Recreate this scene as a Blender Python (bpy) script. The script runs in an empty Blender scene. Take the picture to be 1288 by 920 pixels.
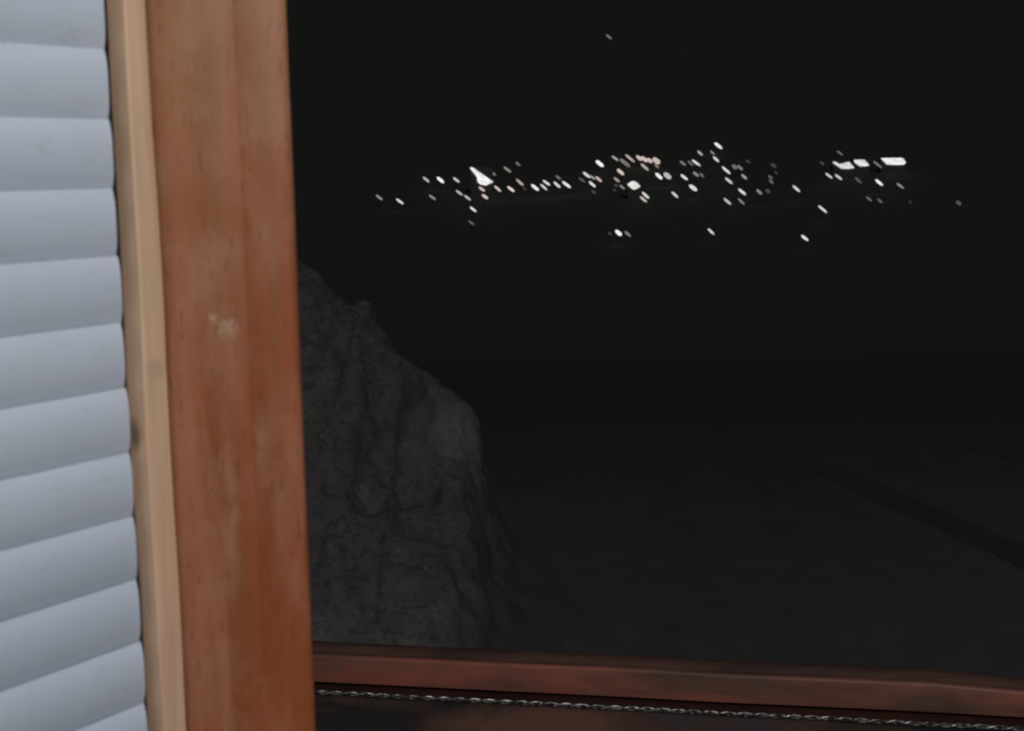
import bpy, bmesh, math, random
from mathutils import Vector, Matrix, Euler, noise
random.seed(7)
S = bpy.context.scene
COL = S.collection
# ------------------------------------------------------------------ camera, sky, lights, exposure
W0, H0, F = 1288.0, 920.0, 1700.0
EYE = Vector((0, 0, 1.6))
PITCH, ROLL = math.radians(8.4), math.radians(-1.0)
cd = bpy.data.cameras.new('camera'); cam = bpy.data.objects.new('camera', cd); COL.objects.link(cam)
cd.sensor_width = 36; cd.lens = F / W0 * 36; cd.clip_start = 0.02; cd.clip_end = 6000
RM = Matrix.Rotation(math.pi/2 - PITCH, 3, 'X') @ Matrix.Rotation(ROLL, 3, 'Z')
cam.matrix_world = Matrix.Translation(EYE) @ RM.to_4x4()
cd.dof.use_dof = True; cd.dof.focus_distance = 2.4; cd.dof.aperture_fstop = 18
S.camera = cam
S.view_settings.view_transform = 'Standard'; S.view_settings.look = 'None'
S.view_settings.exposure = 0; S.view_settings.gamma = 1
S.render.engine = 'CYCLES'
S.cycles.filter_width = 2.1
S.cycles.sample_clamp_indirect = 3

MOON_EL, MOON_AZ = 44, 160          # azimuth the light comes FROM, degrees clockwise from +Y
wd = bpy.data.worlds.new('World'); S.world = wd; wd.use_nodes = True
nt = wd.node_tree; nt.nodes.clear()
wo = nt.nodes.new('ShaderNodeOutputWorld'); bg = nt.nodes.new('ShaderNodeBackground')
bg2 = nt.nodes.new('ShaderNodeBackground'); ad = nt.nodes.new('ShaderNodeAddShader')
sky = nt.nodes.new('ShaderNodeTexSky'); sky.sky_type = 'NISHITA'; sky.sun_disc = False
sky.sun_elevation = math.radians(MOON_EL); sky.sun_rotation = math.radians(MOON_AZ)
nt.links.new(sky.outputs[0], bg.inputs[0]); bg.inputs[1].default_value = 0.00002
tc = nt.nodes.new('ShaderNodeTexCoord'); nz = nt.nodes.new('ShaderNodeTexNoise'); nz.inputs['Scale'].default_value = 5
nz.inputs['Detail'].default_value = 2
cr = nt.nodes.new('ShaderNodeValToRGB')
cr.color_ramp.elements[0].position = .35; cr.color_ramp.elements[1].position = .65
cr.color_ramp.elements[0].color = (.0054, .0060, .0056, 1); cr.color_ramp.elements[1].color = (.0064, .0068, .0055, 1)
nt.links.new(tc.outputs['Generated'], nz.inputs[0]); nt.links.new(nz.outputs[0], cr.inputs[0])
nt.links.new(cr.outputs[0], bg2.inputs[0])
nt.links.new(bg.outputs[0], ad.inputs[0]); nt.links.new(bg2.outputs[0], ad.inputs[1]); nt.links.new(ad.outputs[0], wo.inputs[0])
sd = bpy.data.lights.new('moonlight', 'SUN'); sd.energy = 0.28; sd.angle = math.radians(14); sd.color = (.97, .97, 1)
so = bpy.data.objects.new('moonlight', sd); COL.objects.link(so)
az, el = math.radians(MOON_AZ), math.radians(MOON_EL)
dirv = Vector((math.sin(az)*math.cos(el), math.cos(az)*math.cos(el), math.sin(el)))
so.rotation_euler = dirv.to_track_quat('Z', 'Y').to_euler()
# the room's ceiling lamp, above and behind the camera
LAMP = Vector((0.42, -0.55, 2.34))
ld = bpy.data.lights.new('ceiling_lamp_light', 'AREA'); ld.shape = 'DISK'; ld.size = 0.30; ld.energy = 19; ld.color = (1, .985, .96)
lo = bpy.data.objects.new('ceiling_lamp_light', ld); COL.objects.link(lo)
lo.location = LAMP; lo.rotation_euler = (LAMP - Vector((-.05, .9, 1.3))).to_track_quat('Z', 'Y').to_euler()

# ------------------------------------------------------------------ helpers
def ray(px, py):
    return (RM @ Vector(((px - W0/2)/F, -(py - H0/2)/F, -1))).normalized()
def on_y(px, py, Y):
    r = ray(px, py); return EYE + r*(Y/r.y)
def on_z(px, py, Z):
    r = ray(px, py); return EYE + r*((Z-EYE.z)/r.z)
def on_plane(px, py, p0, n):
    r = ray(px, py); return EYE + r*((p0-EYE).dot(n)/r.dot(n))
def link(name, me, mats, parent=None):
    o = bpy.data.objects.new(name, me); COL.objects.link(o)
    for m in (mats if isinstance(mats, (list, tuple)) else [mats]): me.materials.append(m)
    if parent: o.parent = parent; o.matrix_parent_inverse = parent.matrix_world.inverted()
    return o
def mesh(name, vs, fs, smooth=True):
    me = bpy.data.meshes.new(name); me.from_pydata([tuple(v) for v in vs], [], fs); me.update()
    bm = bmesh.new(); bm.from_mesh(me); bmesh.ops.recalc_face_normals(bm, faces=bm.faces); bm.to_mesh(me); bm.free()
    for p in me.polygons: p.use_smooth = smooth
    if smooth:
        try: me.set_sharp_from_angle(angle=math.radians(50))
        except Exception: pass
    return me
def tag(o, label=None, cat=None, group=None, kind=None):
    for k, v in (('label', label), ('category', cat), ('group', group), ('kind', kind)):
        if v: o[k] = v
    return o
def empty(name, loc):
    o = bpy.data.objects.new(name, None); COL.objects.link(o); o.location = loc; o.empty_display_size = .1
    bpy.context.view_layer.update(); return o
def round_poly(pts, r, n=4):
    out = []
    N = len(pts)
    for i in range(N):
        p, a, b = Vector(pts[i]), Vector(pts[i-1]), Vector(pts[(i+1) % N])
        da, db = (a-p).normalized(), (b-p).normalized()
        rr = min(r, (a-p).length*.4, (b-p).length*.4)
        for k in range(n+1):
            t = k/n
            out.append((p+da*rr)*(1-t)**2 + p*2*t*(1-t) + (p+db*rr)*t**2)
    return out
def prism(pts, z0, z1, nz=1, wob=0, seed=0, freq=6):
    """plan outline extruded upward, with a little hand-made waviness"""
    vs, fs = [], []; N = len(pts)
    for k in range(nz+1):
        z = z0 + (z1-z0)*k/nz
        for (x, y) in pts:
            d = noise.noise_vector(Vector((x*40, y*40+seed, z*freq)))*wob
            vs.append((x+d.x, y+d.y, z))
    for k in range(nz):
        for i in range(N):
            j = (i+1) % N
            fs.append((k*N+i, k*N+j, (k+1)*N+j, (k+1)*N+i))
    fs.append(tuple(range(N))[::-1]); fs.append(tuple(nz*N+i for i in range(N)))
    return vs, fs
def extr(prof, origin, U, Nn, l0, l1, n=1, wob=0, seed=0):
    """profile (n, z) swept along the horizontal direction U"""
    vs, fs = [], []; N = len(prof)
    for k in range(n+1):
        l = l0 + (l1-l0)*k/n
        for (a, z) in prof:
            p = origin + U*l + Nn*a + Vector((0, 0, z))
            p += noise.noise_vector(Vector((l*6, a*30+seed, z*30)))*wob
            vs.append(p)
    for k in range(n):
        for i in range(N):
            j = (i+1) % N
            fs.append((k*N+i, k*N+j, (k+1)*N+j, (k+1)*N+i))
    fs.append(tuple(range(N))[::-1]); fs.append(tuple(n*N+i for i in range(N)))
    return vs, fs

# ------------------------------------------------------------------ materials
class MB:
    def __init__(s, name, rough=.6, spec=.5):
        s.m = bpy.data.materials.new(name); s.m.use_nodes = True; s.t = s.m.node_tree
        s.b = s.t.nodes['Principled BSDF']; s.b.inputs['Roughness'].default_value = rough
        s.b.inputs['Specular IOR Level'].default_value = spec
        s.c = s.t.nodes.new('ShaderNodeTexCoord')
    def map(s, scale, loc=(0, 0, 0)):
        m = s.t.nodes.new('ShaderNodeMapping'); m.inputs['Scale'].default_value = scale; m.inputs['Location'].default_value = loc
        s.t.links.new(s.c.outputs['Object'], m.inputs[0]); return m.outputs[0]
    def noise(s, scale, sc=1, detail=4, rough=.55, dist=0, loc=(0, 0, 0)):
        n = s.t.nodes.new('ShaderNodeTexNoise'); n.inputs['Scale'].default_value = sc; n.inputs['Detail'].default_value = detail
        n.inputs['Roughness'].default_value = rough; n.inputs['Distortion'].default_value = dist
        s.t.links.new(s.map(scale, loc), n.inputs[0]); return n.outputs[0]
    def ramp(s, f, stops):
        r = s.t.nodes.new('ShaderNodeValToRGB'); e = r.color_ramp.elements
        while len(e) < len(stops): e.new(.5)
        for i, (p, c) in enumerate(stops):
            e[i].position = p; e[i].color = (*c, 1) if len(c) == 3 else c
        s.t.links.new(f, r.inputs[0]); return r.outputs[0]
    def mix(s, f, a, b, typ='MIX'):
        m = s.t.nodes.new('ShaderNodeMixRGB'); m.blend_type = typ
        for i, v in enumerate((f, a, b)):
            if isinstance(v, bpy.types.NodeSocket): s.t.links.new(v, m.inputs[i])
            elif i == 0: m.inputs[0].default_value = v
            else: m.inputs[i].default_value = (*v, 1)
        return m.outputs[0]
    def color(s, v):
        s.t.links.new(v, s.b.inputs['Base Color']); return s
    def rough(s, v):
        s.t.links.new(v, s.b.inputs['Roughness']); return s
    def bump(s, v, strength=.2, dist=.001):
        n = s.t.nodes.new('ShaderNodeBump'); n.inputs['Strength'].default_value = strength; n.inputs['Distance'].default_value = dist
        s.t.links.new(v, n.inputs['Height']); s.t.links.new(n.outputs[0], s.b.inputs['Normal']); return s

def g(v): return (v, v, v)
def spot(m, c, at, size, stops, col, nscale=60):
    # one mark with a place of its own: a ragged patch round the point 'at'
    mp = m.t.nodes.new('ShaderNodeMapping'); mp.vector_type = 'TEXTURE'
    mp.inputs['Location'].default_value = at; mp.inputs['Scale'].default_value = size
    m.t.links.new(m.c.outputs['Object'], mp.inputs[0])
    gr = m.t.nodes.new('ShaderNodeTexGradient'); gr.gradient_type = 'SPHERICAL'; m.t.links.new(mp.outputs[0], gr.inputs[0])
    n = m.noise((nscale, nscale, nscale), 1, 4, .65, .4)
    q = m.t.nodes.new('ShaderNodeMath'); q.operation = 'MULTIPLY'; m.t.links.new(gr.outputs[1], q.inputs[0]); m.t.links.new(n, q.inputs[1])
    return m.mix(m.ramp(q.outputs[0], stops), c, col)
# varnished reddish-brown wood of the post
m = MB('varnished_brown_wood', .5, .3)
big = m.noise((14, 14, 5), 1, 3, .5, .4)
grain = m.noise((60, 60, 2.5), 1, 5, .6, .3)
c = m.ramp(big, [(.3, (.225, .052, .018)), (.5, (.275, .074, .028)), (.7, (.30, .106, .052))])
c = m.mix(m.ramp(grain, [(.36, g(.0)), (.60, g(.8))]), c, (.20, .066, .024))
blot = m.noise((30, 30, 22), 1, 4, .6, .2, (3, 1, 2))
c = m.mix(m.ramp(blot, [(.45, g(0)), (.70, g(.42))]), c, (.34, .165, .105))
str_ = m.noise((34, 34, 3.2), 1, 4, .6, .8, (2, 7, 1))
c = m.mix(m.ramp(str_, [(.50, g(0)), (.66, g(.5))]), c, (.37, .17, .11))
c = m.mix(m.ramp(str_, [(.30, g(.6)), (.44, g(0))]), c, (.19, .055, .018))
# lamp sheen on the upper stretch, put into the wood colour, ragged edge
sep = m.t.nodes.new('ShaderNodeSeparateXYZ'); m.t.links.new(m.c.outputs['Object'], sep.inputs[0])
mm = m.t.nodes.new('ShaderNodeMath'); mm.operation = 'MULTIPLY_ADD'; mm.inputs[1].default_value = 2.6
m.t.links.new(sep.outputs[2], mm.inputs[0])
m2 = m.t.nodes.new('ShaderNodeMath'); m2.operation = 'MULTIPLY_ADD'; m2.inputs[1].default_value = .35; m2.inputs[2].default_value = -4.02
m.t.links.new(big, m2.inputs[0]); m.t.links.new(m2.outputs[0], mm.inputs[2])
sheen_top = m.ramp(mm.outputs[0], [(.0, g(0)), (.75, g(.72))])
c = m.mix(sheen_top, c, m.ramp(blot, [(.35, (.27, .140, .070)), (.65, (.35, .200, .122))]))
# pale scuffs
sc = m.noise((220, 220, 120), 1, 3, .6, .5)
scm = m.ramp(sc, [(.71, g(0)), (.78, g(.4))])
c = m.mix(scm, c, (.42, .29, .2))
sp_ = on_y(286, 412, .719)
c = spot(m, c, tuple(sp_), (.014, .06, .014), [(.26, g(0)), (.46, g(.42))], (.46, .32, .23), 420)
c = spot(m, c, tuple(on_y(268, 400, .719)), (.005, .04, .006), [(.25, g(0)), (.5, g(.7))], (.48, .34, .25), 500)
c = spot(m, c, tuple(on_y(330, 560, .719)), (.010, .03, .05), [(.2, g(0)), (.5, g(.35))], (.42, .25, .18), 60)
c = spot(m, c, tuple(on_y(290, 640, .719)), (.010, .03, .11), [(.2, g(0)), (.5, g(.4))], (.40, .22, .16), 50)
c = spot(m, c, tuple(on_y(255, 470, .719)), (.022, .03, .06), [(.15, g(0)), (.5, g(.5))], (.25, .065, .026), 40)
por = m.noise((500, 500, 90), 1, 2, .6)
c = m.mix(m.ramp(por, [(.28, g(.55)), (.40, g(0))]), c, (.12, .045, .02))
m.color(c); m.rough(m.ramp(blot, [(.3, g(.42)), (.7, g(.6))])); m.bump(grain, .12, .0006)
WOOD = m.m
# raw pine bead
m = MB('bare_pine', .6, .35)
a = m.noise((90, 90, 5), 1, 4, .6, .4); b = m.noise((25, 25, 9), 1, 3, .6, .5, (1, 2, 5))
c = m.ramp(a, [(.3, (.50, .31, .205)), (.7, (.64, .44, .31))])
c = m.mix(m.ramp(b, [(.5, g(0)), (.72, g(.55))]), c, (.40, .31, .19))
k = m.noise((30, 30, 14), 1, 2, .5, .3, (7, 2, 1.3))
c = m.mix(m.ramp(k, [(.66, g(0)), (.74, g(.7))]), c, (.16, .11, .08))
c = spot(m, c, tuple(on_y(170, 548, .705)), (.008, .02, .016), [(.12, g(0)), (.4, g(.85))], (.16, .115, .085), 90)
c = spot(m, c, tuple(on_y(196, 468, .70)), (.008, .02, .012), [(.12, g(0)), (.4, g(.5))], (.30, .22, .14), 90)
m.color(c); m.bump(a, .15, .0006); PINE = m.m
# painted slats
m = MB('pale_grey_paint', .5, .4)
a = m.noise((6, 6, 8), 1, 3, .5); b = m.noise((30, 30, 30), 1, 4, .6)
c = m.ramp(a, [(.35, (.455, .520, .615)), (.65, (.505, .560, .650))])
c = m.mix(m.ramp(b, [(.5, g(0)), (.8, g(.18))]), c, (.38, .39, .40))
c = m.mix(m.ramp(m.noise((60, 60, 200), 1, 3, .6, 0, (4, 4, 4)), [(.60, g(0)), (.78, g(.35))]), c, (.30, .30, .30))
m.color(c); m.rough(m.ramp(b, [(.3, g(.42)), (.7, g(.6))])); SLAT = m.m
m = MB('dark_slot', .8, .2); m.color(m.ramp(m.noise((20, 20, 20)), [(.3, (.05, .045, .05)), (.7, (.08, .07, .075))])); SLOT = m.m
# bottom rail: darker red-brown wood
m = MB('dark_red_brown_wood', .55, .35)
a = m.noise((5, 14, 20), 1, 3, .55, .5); b = m.noise((4, 60, 60), 1, 4, .6, .3)
c = m.ramp(a, [(.3, (.07, .042, .034)), (.5, (.20, .074, .050)), (.7, (.34, .092, .058))])
c = m.mix(m.ramp(b, [(.4, g(0)), (.7, g(.4))]), c, (.13, .075, .050))
m.color(c); m.bump(b, .15, .0006); RAILW = m.m
m = MB('shaded_top_wood', .8, .15); m.color(m.ramp(m.noise((7, 40, 40), 1, 4), [(.35, (.040, .026, .022)), (.65, (.085, .042, .033))])); SHADEDW = m.m  # shade along the rail's upper edge, put into a darker wood colour
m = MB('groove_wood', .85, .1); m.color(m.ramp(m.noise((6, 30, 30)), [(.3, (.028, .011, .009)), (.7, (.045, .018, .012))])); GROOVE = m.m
m = MB('grey_metal', .5, .5); m.b.inputs['Metallic'].default_value = .3
m.color(m.ramp(m.noise((40, 40, 40)), [(.3, (.06, .062, .07)), (.7, (.10, .10, .105))])); GREYM = m.m
# stone window board
m = MB('dark_stone_board', .5, .35)
a = m.noise((5, 7, 5), 1, 3, .6, .6, (1.9, .4, 0)); b = m.noise((60, 60, 60), 1, 4, .6)
c = m.ramp(a, [(.44, (.026, .030, .026)), (.56, (.105, .058, .048)), (.68, (.075, .062, .058))])
c = m.mix(m.ramp(b, [(.5, g(0)), (.8, g(.4))]), c, (.055, .055, .055))
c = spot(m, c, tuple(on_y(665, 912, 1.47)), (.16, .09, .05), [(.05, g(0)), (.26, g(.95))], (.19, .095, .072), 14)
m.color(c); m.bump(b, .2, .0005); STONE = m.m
m = MB('silvery_cord', .28, .6); m.b.inputs['Metallic'].default_value = .55
m.color(m.ramp(m.noise((150, 150, 150), 1, 2), [(.42, (.05, .045, .045)), (.64, (.36, .33, .33))])); CORD = m.m
m = MB('plaster', .8, .2); m.color(m.ramp(m.noise((5, 5, 5), 1, 5), [(.3, (.33, .32, .30)), (.7, (.40, .39, .37))])); PLASTER = m.m
# outside
GZ_ = -2.4
m = MB('rock', .85, .2)
a = m.noise((.9, .9, .9), 1, 5, .6, .3); b = m.noise((7, 7, 7), 1, 6, .65)
d = m.noise((26, 26, 26), 1, 3, .6)
c = m.ramp(a, [(.32, (.15, .140, .132)), (.46, (.225, .208, .218)), (.55, (.21, .215, .185)), (.66, (.36, .35, .335))])
c = m.mix(m.ramp(b, [(.35, g(0)), (.65, g(.6))]), c, (.13, .12, .13))
f_ = m.noise((14, 14, 14), 1, 4, .7)
c = m.mix(m.ramp(f_, [(.40, g(.75)), (.52, g(0))]), c, (.09, .09, .085))
c = m.mix(m.ramp(d, [(.66, g(0)), (.72, g(.8))]), c, (.46, .43, .41))
sp2 = m.t.nodes.new('ShaderNodeSeparateXYZ'); m.t.links.new(m.c.outputs['Object'], sp2.inputs[0])
q2 = m.t.nodes.new('ShaderNodeMath'); q2.operation = 'MULTIPLY_ADD'; q2.inputs[1].default_value = 1.1
m.t.links.new(b, q2.inputs[0]); m.t.links.new(sp2.outputs[2], q2.inputs[2])
xr = m.t.nodes.new('ShaderNodeMapRange'); xr.inputs[1].default_value = -.9; xr.inputs[2].default_value = .1; m.t.links.new(sp2.outputs[0], xr.inputs[0])
zr = m.t.nodes.new('ShaderNodeMapRange'); zr.inputs[1].default_value = -.7; zr.inputs[2].default_value = -1.5; m.t.links.new(q2.outputs[0], zr.inputs[0])
q3 = m.t.nodes.new('ShaderNodeMath'); q3.operation = 'MULTIPLY'; m.t.links.new(xr.outputs[0], q3.inputs[0]); m.t.links.new(zr.outputs[0], q3.inputs[1])
c = m.mix(q3.outputs[0], c, (.120, .115, .112))       # foot of the bank sinking into the dark, put into the colour
c = spot(m, c, tuple(on_y(562, 528, 13)), (1.0, 2.5, .42), [(.05, g(0)), (.45, g(.6))], (.38, .36, .36), 1.5)  # highlight on the ridge corner, painted into the rock colour
m.color(c); m.bump(b, .35, .05); ROCK = m.m
m = MB('yard_dirt', .9, .1)
a = m.noise((.25, .25, .25), 1, 5, .6, .4); b = m.noise((3, 3, 3), 1, 5, .6)
c = m.ramp(a, [(.3, (.108, .112, .104)), (.47, (.152, .154, .164)), (.56, (.160, .160, .164)), (.7, (.190, .178, .186))])
c = m.mix(m.ramp(b, [(.4, g(0)), (.65, g(.6))]), c, (.110, .112, .112))
c = spot(m, c, (-1.3, 11.5, GZ_), (1.9, 7, 2), [(.05, g(0)), (.4, g(.8))], (.070, .074, .068), .8)

def blend_far(m, c, x0=9.5, x1=19.3):
    # blends the base colour into a darker grass tone towards the far edge
    sp = m.t.nodes.new('ShaderNodeSeparateXYZ'); m.t.links.new(m.c.outputs['Object'], sp.inputs[0])
    nn = m.noise((.5, .5, .5), 1, 5, .65)
    q = m.t.nodes.new('ShaderNodeMath'); q.operation = 'MULTIPLY_ADD'; q.inputs[1].default_value = 5
    m.t.links.new(nn, q.inputs[0]); m.t.links.new(sp.outputs[1], q.inputs[2])
    w = m.t.nodes.new('ShaderNodeMapRange'); w.inputs[1].default_value = x0+2.5; w.inputs[2].default_value = x1+2.5; w.clamp = True
    m.t.links.new(q.outputs[0], w.inputs[0])
    return m.mix(w.outputs[0], c, (.078, .088, .068))
m.color(blend_far(m, c)); YARD = m.m
m = MB('night_grass', .95, .1)
a = m.noise((.02, .02, .02), 1, 5, .6); b = m.noise((.6, .6, .6), 1, 4, .6)
c = m.ramp(a, [(.3, (.074, .084, .066)), (.7, (.084, .090, .074))])
c = m.mix(m.ramp(b, [(.4, g(0)), (.7, g(.3))]), c, (.072, .085, .055))
m.color(c); GRASS = m.m
m = MB('verge', .95, .1); m.color(blend_far(m, m.ramp(m.noise((1.2, 1.2, 1.2), 1, 5), [(.3, (.100, .115, .095)), (.7, (.125, .140, .115))]), 13.5, 21)); VERGE = m.m
m = MB('ditch', .95, .1); m.color(blend_far(m, m.ramp(m.noise((2, 2, 2), 1, 5), [(.3, (.072, .080, .068)), (.7, (.100, .108, .092))]), 14, 21)); DITCH = m.m
m = MB('weed_leaf', .9, .2); m.color(m.ramp(m.noise((9, 9, 9)), [(.3, (.30, .32, .30)), (.7, (.42, .42, .40))])); WEED = m.m
m = MB('lamp_pole', .7, .2); m.color(m.ramp(m.noise((3, 3, 3)), [(.3, g(.04)), (.7, g(.06))])); POLE = m.m
m = MB('town_wall', .9, .1); m.color(m.ramp(m.noise((.3, .3, .3)), [(.3, (.11, .115, .10)), (.7, (.14, .145, .125))])); TWALL = m.m
_gl = {}
def glow(b, tint):
    key = (round(b, 2), tint)
    if key not in _gl:
        mt = MB('lamp_glow', .5); col = {'w': (1, 1, .98), 'p': (1, .80, .73), 'b': (.93, .95, 1), 'g': (.95, 1, .93)}[tint]
        n = mt.noise((1.1, 1.1, 1.1), 1, 3)
        v = mt.mix(mt.ramp(n, [(.35, g(0)), (.65, g(1))]), tuple(q*.62 for q in col), col)
        mt.t.links.new(v, mt.b.inputs['Emission Color']); mt.b.inputs['Emission Strength'].default_value = 1.12*b**2.0 + .012
        mt.b.inputs['Base Color'].default_value = (.1, .1, .1, 1)
        try: mt.m.cycles.emission_sampling = 'NONE'
        except Exception: pass
        _gl[key] = mt.m
    return _gl[key]

# ------------------------------------------------------------------ terrain
GZ = -2.4
PROF = [(-60, GZ), (0, GZ), (20, GZ), (26, -2.8), (40, -4.7), (80, -10.6), (200, -33), (300, -40), (420, -27), (520, -9), (620, 12), (800, 50), (1200, 150), (1800, 210), (3000, 230)]
def h0(y):
    for (a, za), (b, zb) in zip(PROF, PROF[1:]):
        if y <= b:
            t = (y-a)/(b-a); t = max(0, t); return za+(zb-za)*t
    return PROF[-1][1]
def hgt(x, y):
    z = h0(y + .0)
    if y > 23:
        k = min(1, (y-23)/60)
        z += noise.noise(Vector((x*.012, y*.012, 3)))*2*k*min(1, y/300)
    if y > 640: z -= max(0, abs(x)-300)*.06
    return z
ys = [-60, -20, 0, 6, 12, 16, 18, 20, 22, 24, 26, 28, 31, 36, 40, 45, 50, 60, 75, 95, 120, 150] + [180+20*i for i in range(32)] + [850, 900, 1000, 1100, 1200, 1400, 1800, 2400, 3000]
xs = [-1500+50*i for i in range(61)]
vs = [(x if y < 900 else x*1.6, y, hgt(x, y)) for y in ys for x in xs]
nx = len(xs)
fs = [(j*nx+i, j*nx+i+1, (j+1)*nx+i+1, (j+1)*nx+i) for j in range(len(ys)-1) for i in range(nx-1)]
ground = link('ground', mesh('ground', vs, fs), GRASS); tag(ground, kind='structure')
def terr_hit(px, py):
    r = ray(px, py); t = 60.0
    while t < 2500:
        p = EYE + r*t
        if p.z < hgt(p.x, p.y): break
        t += 1.0
    return p

# yard: bounded by the ditch on the right, ragged far edge
ditch_px = [(905, 545), (960, 567), (1030, 597), (1100, 632), (1180, 668), (1288, 716), (1420, 775), (1600, 850)]
dc = [on_z(a, b, GZ) for a, b in ditch_px]
dl = []
for a, b in zip(dc, dc[1:]):
    for k in range(14):
        p = a.lerp(b, k/14); dl.append(p + Vector((.05*noise.noise(Vector((p.x*1.3, p.y*1.3, 0))), .16*noise.noise(Vector((p.x*1.1, p.y*1.1, 9))), 0)))
dl.append(dc[-1])
def sheet(name, pts, z, mat, kind='structure'):
    me = mesh(name, [(p[0], p[1], z) for p in pts], [tuple(range(len(pts)))], False)
    o = link(name, me, mat); tag(o, kind=kind); return o
edge = []
p_l = on_z(380, 560, GZ)
N = 26
for i in range(N+1):
    t = i/N; p = p_l.lerp(dl[0], t)
    edge.append((p.x, p.y + .8*noise.noise(Vector((t*9, 0, 0))) + .6*math.sin(math.pi*t), 0))
yard_pts = [(-14, 1.8, 0), (-14, p_l.y, 0)] + edge + [(p.x, p.y, 0) for p in dl[1:]] + [(dl[-1].x+.5, 1.8, 0)]
sheet('yard', yard_pts, GZ+.004, YARD)
# ditch: narrow flat strip in a darker colour, beyond it the verge
wd_ = []
for i, p in enumerate(dl):
    a = dc[0]; b = dc[-1]; d = (b-a).normalized(); n = Vector((-d.y, d.x, 0))
    if n.y < 0: n = -n
    wd_.append(p + n*(.50*min(1, .15+i/40) + .12*noise.noise(Vector((i*.23, 0, 0)))*min(1, .2+i/40)))
def strip(name, a, b, z, mat):
    n = len(a); vs = [(p[0], p[1], z) for p in a] + [(p[0], p[1], z) for p in b]
    o = link(name, mesh(name, vs, [(i, i+1, n+i+1, n+i) for i in range(n-1)], False), mat); tag(o, kind='structure')
strip('ditch', dl, wd_, GZ+.008, DITCH)
vg = [p + n*(2.2 + .2*noise.noise(Vector((i*.1, 2, 0)))) for i, p in enumerate(wd_)]
strip('grass_verge', wd_, vg, GZ+.005, VERGE)

# rocky bank at left
sil = [(150, 120), (250, 210), (330, 278), (378, 320), (400, 343), (430, 370), (447, 386), (453, 380), (466, 383), (474, 404), (492, 425), (506, 440), (512, 436), (520, 458), (545, 480), (570, 492), (588, 510), (597, 538), (606, 572), (612, 602), (624, 650), (654, 706), (700, 755), (770, 800)]
YR = 13.0
def ycr(px): return 13.0 if px < 606 else 13.0 - 1.75*(px-606)/164
sil += [(800, 828)]
S3 = [on_y(a, b, ycr(a)) for a, b in sil]
SX = [(p.x, p.z) for p in S3]; SY = [(p.x, p.y) for p in S3]
def interp(T, x):
    if x <= T[0][0]: return T[0][1]
    for (a, za), (b, zb) in zip(T, T[1:]):
        if x <= b: return za+(zb-za)*(x-a)/(b-a)
    return T[-1][1]
def H(x):
    if x <= SX[0][0]: return SX[0][1]
    for (a, za), (b, zb) in zip(SX, SX[1:]):
        if x <= b: return za+(zb-za)*(x-a)/(b-a)
    return GZ - .3
x0, x1 = SX[0][0]-3, SX[-1][0]+.3
y0, y1 = 9.0, 17.0
nxr, nyr = 230, 130
vs = []
for j in range(nyr+1):
    y = y0+(y1-y0)*j/nyr
    for i in range(nxr+1):
        x = x0+(x1-x0)*i/nxr
        YR = interp(SY, x)
        if y < YR: t = (y-y0)/(YR-y0); s = min(1, 1.02*t**.62)
        else: t = (y-YR)/(y1-YR); s = 1-t
        hh = (H(x*YR/y if y > YR else x)-GZ)
        v = Vector((x*.9, y*.9, 1.7))
        n1 = noise.fractal(v, 1, 2.1, 4)
        fall = max(0, min(1, s*1.4))*min(1, abs(y-YR)/.5+.12)
        z = GZ + (hh+.12)*s - .12 + n1*.30*fall*max(0, min(1, hh/1.2))
        z = max(z, GZ-.3)
        vs.append((x, y, z))
fs = [(j*(nxr+1)+i, j*(nxr+1)+i+1, (j+1)*(nxr+1)+i+1, (j+1)*(nxr+1)+i) for j in range(nyr) for i in range(nxr)]
rme = mesh('rocky_bank', vs, fs)
nrm_ = [v.normal.copy() for v in rme.vertices]
for v, nn_ in zip(rme.vertices, nrm_):
    if v.co.z < GZ: continue
    c_ = v.co; k_ = min(1, (c_.z-GZ)/.5)
    q = Vector((c_.x*1.6, c_.y*1.6, c_.z*1.9)); vor = noise.voronoi(q + noise.noise_vector(q*1.3)*.35)[0]
    d_ = (vor[1]-vor[0]-.25)*.09 + noise.fractal(c_*2.4, .9, 2, 5)*.085 + noise.fractal(c_*11, .8, 2, 3)*.016
    v.co = c_ + nn_*d_*k_
rme.update()
rk = link('rocky_bank', rme, ROCK)
tag(rk, 'dark grey rocky bank rising behind the wooden post, dimly lit against the night', 'rock')

# ------------------------------------------------------------------ town lights on the far hillside
def capsule(p, L, Wd, ang, depth):
    """lamp light with its camera-shake streak built in as shape: slanted rounded bar"""
    vs, fs = [], []; n, m_ = 10, 7
    ux = Vector((math.cos(ang), 0, -math.sin(ang))); uy = Vector((math.sin(ang), 0, math.cos(ang))); uz = Vector((0, 1, 0))
    for j in range(m_+1):
        t = -1+2*j/m_; r = max(.02, (1-abs(t)**3.2))**.5
        for i in range(n):
            a = 2*math.pi*i/n
            vs.append(p + ux*(t*L/2) + uy*(math.cos(a)*r*Wd/2) + uz*(math.sin(a)*r*depth/2))
    for j in range(m_):
        for i in range(n):
            k = (i+1) % n; fs.append((j*n+i, j*n+k, (j+1)*n+k, (j+1)*n+i))
    fs.append(tuple(range(n))); fs.append(tuple(m_*n+i for i in range(n))[::-1])
    return vs, fs
A0 = math.radians(40)  # slant of the camera-shake light streaks, put into the lamp shape
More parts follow.
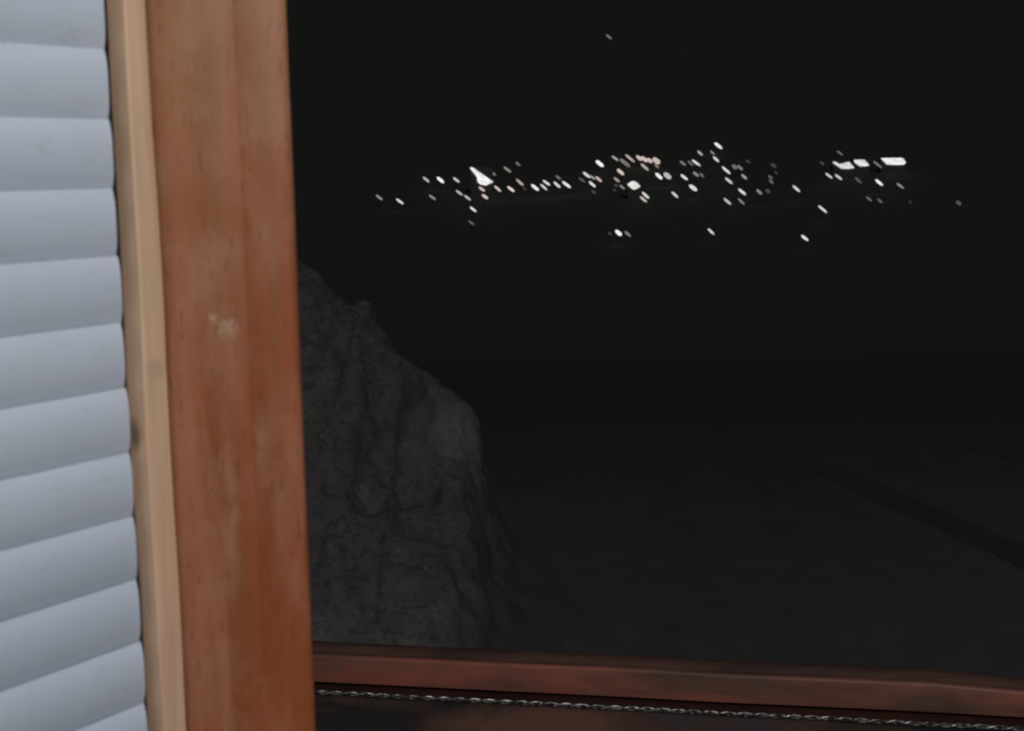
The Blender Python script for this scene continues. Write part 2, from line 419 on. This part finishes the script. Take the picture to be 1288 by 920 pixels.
# px, py, length px, width px, brightness, tint, angle override
A = [(477,248,10,3.2,.55),(503,253,11,3.7,.85),(536,225.5,10,3.6,.72),(554,226,11,5,1),(574,226,9.5,3.6,.78),(544,248,10,3.4,.52),
 (577.6,242,10,3.5,.7),(588,248.4,10,3.5,.7)]
B = [(595.2,263,10,3.6,.88),(593,280,9,3.2,.33),(606,237.5,9,4,.8,'p'),(610,247,9,4.4,.85,'p'),(626,237,11,3.8,.82,'p'),(642.7,237.5,11,4.2,.92,'p'),(620,217.5,9,4.5,.42,'p'),(638.3,213,11.5,4,.52,'p'),(651.5,206,7,3.4,.4),(653.9,229,12,4,.7,'p')]
C = [(660,237,5,2.6,.24,'p'),(673,235.5,12,5,.95),(687.4,229.6,11,3.8,.85),(684,235,11,3.6,.8),(700.6,232,11,4.2,.82),(702.3,223,8,3.6,.38),(712.6,231.9,13.5,4.4,.92)]
D = [(732,226,10,3,.32),(737.8,219.6,11,4.4,.82),(745.2,222.8,8,3.2,.6),(745,231.4,11,4,.87),(753,225,10,4,.78,'p'),(754.4,205.5,12,6,1),(746.5,241,7,4,.22)]
E = [(773.8,198.8,10,3.4,.62),(786,204.5,16,6,.45,'p'),(780.6,216,11,5.4,.85,'p'),(775.7,225.7,9,4.2,.6,'p'),(782.6,235,8,3.2,.5),(775,233,6,4,.2),(773,239,6,4,.16),(792.4,198.8,15,4,.7,'p'),
 (804,198.4,9,5.6,.8,'p'),(810.6,200,10,6,.82,'p'),(817.2,201.6,8,6,.8,'p'),(825.6,202,11,8.6,.78,'p'),(811,209.8,13,4,.72,'p'),(826,208.5,7,3.4,.5,'p')]
Fz = [(812,245.3,12,4,.85),(809.3,250.4,11,3.8,.78,'p'),(828.8,221.2,11,5.4,.95),(839.5,220.8,11,8,.72),(848.9,244.6,11,4,.78),(859,205,9.5,4,.42),(860.6,222.6,11,4,.9),(871.8,235.9,12,6.4,.84,'w'),(875.7,204.5,13,3.8,.85),(868.5,205,9,3.4,.35),(880.6,192.3,8.5,3.6,.65),(875.3,218.7,9,4.4,.48),(882.8,220,7,4,.35)]
G = [(896.2,191.8,7,3,.5),(900.7,200,10,4,.8),(903.6,183,12,4.8,.95),(913.4,213.8,14,3.8,.88),(916.8,227,12,4,.78),(924,209.5,8,6,.38),(931,210.6,9,4.4,.42),(936,222,9,4,.58),(933.5,241,12,4.4,.85),(915,253,12,4,.72),(932.3,253,11,3.2,.48)]
Hh = [(941,203,7,4,.2),(955,241,9,4.4,.48),(966,240,7,6,.22,'w'),(969,222.5,7,4,.32),(970,228,7,4,.34),(973,208,9,5.5,.2),(976,217,5,4,.18),(1001.7,237,12,4,.82)]
I = [(1056.4,192.2,9,3.4,.33),(1034,205,7,3.6,.22),(1042.7,220.7,11,3.4,.8),(1054.7,222.4,11,3.6,.78),(1079.4,226.4,11,3.6,.32,'p'),(1104,206.7,14,3,.42),(1105.9,229.3,12,4.6,.95),(1132.4,233.5,11,3.4,.52),(1093,249.8,9,3.2,.36),(1106.7,252.3,8,4,.32),(1145,254,5,5,.14),(1034.7,262.7,14,3.8,.85)]
Jj = [(778,292.6,10,6.4,1,'b'),(789.5,293.8,10,4,.45,'b'),(767,293.5,6,4,.18,'b'),(894.5,291,11,3.8,.78),(1012.3,299,11,4.4,.9)]
def shade(b):
    return 'brilliant white' if b >= .9 else 'bright' if b >= .75 else 'medium bright' if b >= .55 else 'dim' if b >= .3 else 'very faint'
ORD = ['first', 'second', 'third', 'fourth', 'fifth', 'sixth', 'seventh', 'eighth', 'ninth', 'tenth', 'eleventh', 'twelfth', 'thirteenth', 'fourteenth']
zones = [(A, 'lamps left of the wedge-shaped building'), (B, 'lamps touching or right of the wedge-shaped building'),
 (C, 'low row between wedge-shaped building and centre'), (D, 'lamps left of the pinkish cluster'),
 (E, 'lamps in the pinkish top cluster'), (Fz, 'lamps just right of the pinkish cluster'),
 (G, 'lamps around the topmost town light'), (Hh, 'sparse lamps right of town centre'), (I, 'lamps around the long lit buildings')]
proto = {}
def lamp(spec, label, group='lamps of the town on the far hillside'):
    px, py, L, Wd, b = spec[:5]; tint = spec[5] if len(spec) > 5 else 'w'
    p = terr_hit(px, py + 4); k = p.y/F
    hc = on_y(px, py, p.y - 14)
    ph = hgt(hc.x, hc.y)
    r = empty('street_lamp', (hc.x, hc.y, ph - 1)); tag(r, label, 'street lamp', group)
    if b < .25: L *= .9
    if not proto:
        vs, fs = prism([(math.cos(a)*.07, math.sin(a)*.07) for a in [i*math.pi/4 for i in range(8)]], 0, 1)
        proto['pole'] = mesh('pole', vs, fs); proto['pole'].materials.append(POLE)
    pole = bpy.data.objects.new('pole', proto['pole']); COL.objects.link(pole); pole.parent = r
    pole.scale = (1, 1, max(.5, hc.z - (ph-1) - Wd*k*.4)); pole.location = (0, 0, 0)
    vs, fs = capsule(hc - r.location, L*k, Wd*k*.70, A0 + random.uniform(-.06, .06), Wd*k)
    me = mesh('light_streak', vs, fs); o = bpy.data.objects.new('light_streak', me); COL.objects.link(o); me.materials.append(glow(b, tint)); o.parent = r
    return r
for lst, zn in zones:
    for i, s in enumerate(sorted(lst, key=lambda q: q[0])):
        lamp(s, '%s lamp, %s from left of the %s' % (shade(s[4]), ORD[i], zn))
for s, lb in zip(Jj, ['brightest bluish lamp, lowest in the middle below the town lights', 'dim lamp touching the right side of the bluish lamp below town', 'very faint lamp left of the bluish lamp below town',
        'lone bright lamp below the town centre, right of the bluish pair', 'lone brilliant lamp, lowest and rightmost of the lights below town']):
    lamp(s, lb)
lamp((766, 46, 9, 3.2, .42, 'w'), 'lone dim light high over the town, far above all other lights')  # single light point, built like the town lamps
lamp((1205.8, 255, 7, 6, .27, 'w'), 'faint round lamp alone at the far right of the town')

def lit_building(label, poly, b, tint):
    """poly: outline of the lit front in photo pixels"""
    cx = sum(p[0] for p in poly)/len(poly); cy = max(p[1] for p in poly)
    base = terr_hit(cx, cy+2); Y = base.y - 14
    P = [on_y(a, c_, Y) for a, c_ in round_poly(poly, 1.6, 3)]
    xa, xb = min(p.x for p in P), max(p.x for p in P); zt = max(p.z for p in P); zb = hgt(base.x, Y) - 1.5
    zb = min(zb, min(p.z for p in P)-.4)
    r = empty('lit_building', ((xa+xb)/2, Y+4, zb)); tag(r, label, 'building', 'lit buildings of the far town')
    q = r.location
    vs, fs = prism(round_poly([(xa-q.x, .3-4), (xb-q.x, .3-4), (xb-q.x, -1), (xa-q.x, -1)], .1, 1), 0, zt-zb+.1)
    wv = mesh('wall', vs, fs, False); w = bpy.data.objects.new('wall', wv); COL.objects.link(w); wv.materials.append(TWALL); w.parent = r
    vs = [p - q for p in P] + [p - q + Vector((0, .28, 0)) for p in P]; n = len(P)
    fs = [tuple(range(n)), tuple(range(n, 2*n))[::-1]] + [(i, (i+1) % n, n+(i+1) % n, n+i) for i in range(n)]
    me = mesh('lit_front', vs, fs, False); o = bpy.data.objects.new('lit_front', me); COL.objects.link(o); me.materials.append(glow(b, tint)); o.parent = r
lit_building('brightest wedge-shaped floodlit building left of town centre', [(590.5,210),(595,210.5),(604,217),(612,222.5),(621,229),(616,230.5),(611,233),(604,231.5),(600.5,228),(600,222.5)], 1, 'w')
lit_building('leftmost long lit building in the right row', [(1046.5,203.2),(1051,203),(1056,206.5),(1064,204),(1068,203.2),(1075,211),(1068,212),(1058,211.8)], .88, 'w')
lit_building('middle lit building in the right row, between the other two long ones', [(1073.5,200.8),(1087,200.5),(1094,208),(1082,209),(1076,205)], .92, 'w')
lit_building('longest lit building, at the right end of the right row', [(1107.5,198.5),(1135,198.2),(1140,204),(1136,207),(1116,206.8)], .97, 'w')
lit_building('small bright diamond-like lit house below the pinkish cluster', [(788.5,231.5),(796.5,227),(800,228.5),(806,234.5),(802,236.2),(797,238.5)], .95, 'g')

# ------------------------------------------------------------------ left side: shutter panel, bead, post
D1 = Vector((math.sin(math.radians(35.7)), math.cos(math.radians(35.7)), 0))      # run of the slats
N1 = Vector((D1.y, -D1.x, 0))                                                     # faces the room
def ray2(px, p0, d):
    """point where the vertical view plane of column px (mid height) meets the plan line p0 + t d"""
    r = ray(px, 460); a = Vector((r.x, r.y, 0))
    den = a.x*d.y - a.y*d.x
    s = (p0.x*d.y - p0.y*d.x)/den
    return a*s
r = ray(182, 460); C0 = Vector((r.x, r.y, 0))*(.70/r.y)
R0 = ray2(211, C0, D1)                      # right end of bead face
L0 = ray2(159, C0, -N1)                     # inner end of bead side
bw = (R0-C0).length; bd = (L0-C0).length
# bead
pl = [C0, R0 - D1*.0006, R0 - D1*.0006 - N1*bd*1.05, L0 - N1*bd*.05]
pts = round_poly([(p.x, p.y) for p in pl], .0016)
vs, fs = prism([(p[0], p[1]) for p in pts], .75, 2.45, 170, .0018, 3, 7)
bead = link('corner_bead', mesh('corner_bead', vs, fs), PINE)
tag(bead, 'narrow bare pine strip between the grey shutter slats and the brown post', 'trim')
# post
PD = Vector((math.cos(math.radians(9)), math.sin(math.radians(9)), 0)); PN = Vector((PD.y, -PD.x, 0))
P0 = R0 - PN*.002 + PD*.0002
P1 = ray2(378.5, P0, PD)
wid = (P1-P0).length
def pp(u, n): q = P0 + PD*(u*wid) + PN*n; return (q.x, q.y)
front = [pp(0, -.001), pp(.03, .0000)] + [pp(.08+.84*i/10, .0011*math.sin(math.pi*i/10)) for i in range(11)]
# shallow glued joint line at 61 %
front = [pp(-.05, -.004), pp(.0, -.0008), pp(.03, .0002), pp(.2, .0008), pp(.4, .0012), pp(.60, .0011), pp(.615, .0004), pp(.63, .0009), pp(.8, .0006), pp(.93, .0002), pp(.965, -.0004), pp(.985, -.0014), pp(1, -.0045)]
back = [pp(1.0, -.030), pp(-.04, -.030)]
vs, fs = prism(front+back, .55, 2.55, 120, .0004, 11, 7)
post = link('wooden_post', mesh('wooden_post', vs, fs), WOOD)
tag(post, 'wide reddish-brown varnished wooden post turning paler towards the top', 'post')
# slats
E0 = L0 + N1*(bd*.12) - D1*.0030
nrm = N1
zt_ = on_plane(139, 66, E0, nrm).z; zb_ = on_plane(184, 882, E0, nrm).z
hs = (zt_-zb_)/10
sh = empty('slatted_shutter', (E0.x, E0.y, zb_-3*hs)); tag(sh, 'pale blue-grey slatted shutter panel at the left edge beside the pine strip', 'shutter')
def slat(k):
    top = zt_ - k*hs; rnd = random.Random(k+50)
    prof = []
    M = 14
    for i in range(M+1):
        s = -.03 + 1.04*i/M; 
        prof.append((.19*hs*((1-((s-.30)/.76)**2.0) if s > .30 else (1-((s-.30)/.60)**2)) , top - s*hs))
    prof2 = [(a-.0013, z) for a, z in prof]
    P = prof + prof2[::-1]
    vs, fs = [], []; n = 14; N_ = len(P); tw = rnd.uniform(-.0004, .0004)
    for j in range(n+1):
        l = -.55 + .55*j/n
        if j == n: l = rnd.uniform(-.0006, .0004)
        endc = 1
        for (a, z) in P:
            s = (top-z)/hs
            ll = l - (.0010*abs(2*s-1)**4 + .0022*max(0, s-.75) + (a - .001)*.72 if j == n else 0)
            sag = .0005*noise.noise(Vector((l*5, k*3.3, 0)))
            q = E0 + D1*ll + N1*(a + tw*l/.55) ; vs.append(Vector((q.x, q.y, z+sag)) - sh.location)
    for j in range(n):
        for i in range(N_):
            i2 = (i+1) % N_; fs.append((j*N_+i, j*N_+i2, (j+1)*N_+i2, (j+1)*N_+i))
    fs.append(tuple(range(N_))[::-1]); fs.append(tuple(n*N_+i for i in range(N_)))
    me = mesh('slat', vs, fs); o = bpy.data.objects.new('slat', me); COL.objects.link(o); me.materials.append(SLAT); o.parent = sh
for k in range(-3, 13): slat(k)
# backing board behind the slats (the dark slot by their ends)
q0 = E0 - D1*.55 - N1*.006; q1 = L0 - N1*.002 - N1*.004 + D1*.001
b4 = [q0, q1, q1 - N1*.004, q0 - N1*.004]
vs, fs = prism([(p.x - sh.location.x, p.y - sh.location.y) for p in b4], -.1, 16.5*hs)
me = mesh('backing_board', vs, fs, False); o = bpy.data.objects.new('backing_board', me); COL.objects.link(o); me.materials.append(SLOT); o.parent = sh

# ------------------------------------------------------------------ right side: sill rail, groove, cord, board
th = math.radians(10)
U = Vector((math.cos(th), -math.sin(th), 0)); NN = Vector((-U.y, U.x, 0))*-1     # NN towards the camera
if NN.y > 0: NN = -NN
O = on_y(842, 881, 1.5)          # lower front edge of the rail
O0 = Vector((O.x, O.y, O.z))
def along(px, py):               # distance along U of the view ray in the rail's front plane
    p = on_plane(px, py, O0, NN); return (p-O0).dot(U), p.z - O0.z
l_l, _ = along(330, 856); l_r, _ = along(1262, 905)
_, zt1 = along(842, 836); _, zg = along(842, 897)
win = empty('window_frame', O0 + Vector((0, 0, -.05))); tag(win, 'dark red-brown wooden window frame rail running along the bottom of the view', 'window frame')
prof = [(0, 0), (0.0, zt1*.74), (-.003, zt1*.79), (-.024, zt1*.79), (-.024, 0)]
prof = round_poly(prof, .002, 2)
l_r = along(1300, 905)[0]
vs, fs = extr(prof, O0, U, NN, l_l, l_r, 80, .0009, 5)
vs2 = []
def taper(vs, k0=.14):               # sloped, tapered right end
  vs2 = []
  for v in vs:
    l = (v-O0).dot(U); c_ = along(1175, 850)[0]
    if l > c_:
        t = min(1, (l-c_)/(l_r-c_)); z = v.z-O0.z
        v = Vector((v.x, v.y, O0.z + z*(1-k0*t)))
    vs2.append(v)
  return vs2
vs2 = taper(vs)
link('bottom_rail', mesh('bottom_rail', vs2, fs), RAILW, win)
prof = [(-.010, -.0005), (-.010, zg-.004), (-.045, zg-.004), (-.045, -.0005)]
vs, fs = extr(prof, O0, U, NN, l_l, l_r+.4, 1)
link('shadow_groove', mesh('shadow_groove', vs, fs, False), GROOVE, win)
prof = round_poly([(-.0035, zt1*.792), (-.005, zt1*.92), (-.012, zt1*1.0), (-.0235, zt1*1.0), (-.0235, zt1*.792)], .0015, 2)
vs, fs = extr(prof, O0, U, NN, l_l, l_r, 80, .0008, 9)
link('shaded_top', mesh('shaded_top', taper(vs, .145), fs), SHADEDW, win)  # added strip whose dark colour carries the rail top's shade
prof = [(0, 0), (0, 1.4), (-.05, 1.4), (-.05, 0)]
vs, fs = extr(prof, O0 + Vector((0, 0, .001)), U, NN, l_l-.06, l_l-.002, 1)
link('side_jamb', mesh('side_jamb', vs, fs, False), RAILW, win)
# stone board
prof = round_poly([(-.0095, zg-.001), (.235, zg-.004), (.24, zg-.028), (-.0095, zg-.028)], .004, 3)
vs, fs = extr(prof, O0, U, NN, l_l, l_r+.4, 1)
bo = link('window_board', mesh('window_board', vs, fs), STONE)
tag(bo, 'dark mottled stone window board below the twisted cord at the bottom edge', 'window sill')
prof = [(-.05, zg-.030), (.16, zg-.030), (.16, -1.05), (-.05, -1.05)]
vs, fs = extr(prof, O0, U, NN, l_l-.1, l_r+.6, 1)
pw = link('parapet_wall', mesh('parapet_wall', vs, fs, False), PLASTER); tag(pw, 'pale plaster wall under the dark window board', 'wall')
# cord
rad, off, pitch = .00140, .00165, .0375
vs, fs = [], []
steps = 900; l0, l1 = along(360, 873)[0], l_r+.25
base = O0 + Vector((0, 0, zg + rad + off))
for s_ in range(2):
    st = len(vs)
    for k in range(steps+1):
        l = l0+(l1-l0)*k/steps
        wob = noise.noise(Vector((l*9, 1, 0)))*.0016
        ph = 2*math.pi*(l + .004*noise.noise(Vector((l*14, 5, 0))))/pitch + s_*math.pi
        irr = 1 + .25*noise.noise(Vector((l*40, s_*5, 2)))
        cpt = base + U*l + NN*(.0015 + wob + off*math.cos(ph)) + Vector((0, 0, off*math.sin(ph)*1.0))
        for i in range(8):
            a = 2*math.pi*i/8
            vs.append(cpt + NN*(rad*irr*math.cos(a)) + Vector((0, 0, rad*irr*math.sin(a))))
    for k in range(steps):
        for i in range(8):
            j = (i+1) % 8; fs.append((st+k*8+i, st+k*8+j, st+(k+1)*8+j, st+(k+1)*8+i))
cd_ = link('twisted_cord', mesh('twisted_cord', vs, fs), CORD)
tag(cd_, 'thin twisted silvery cord lying along the foot of the dark wooden rail', 'cord')
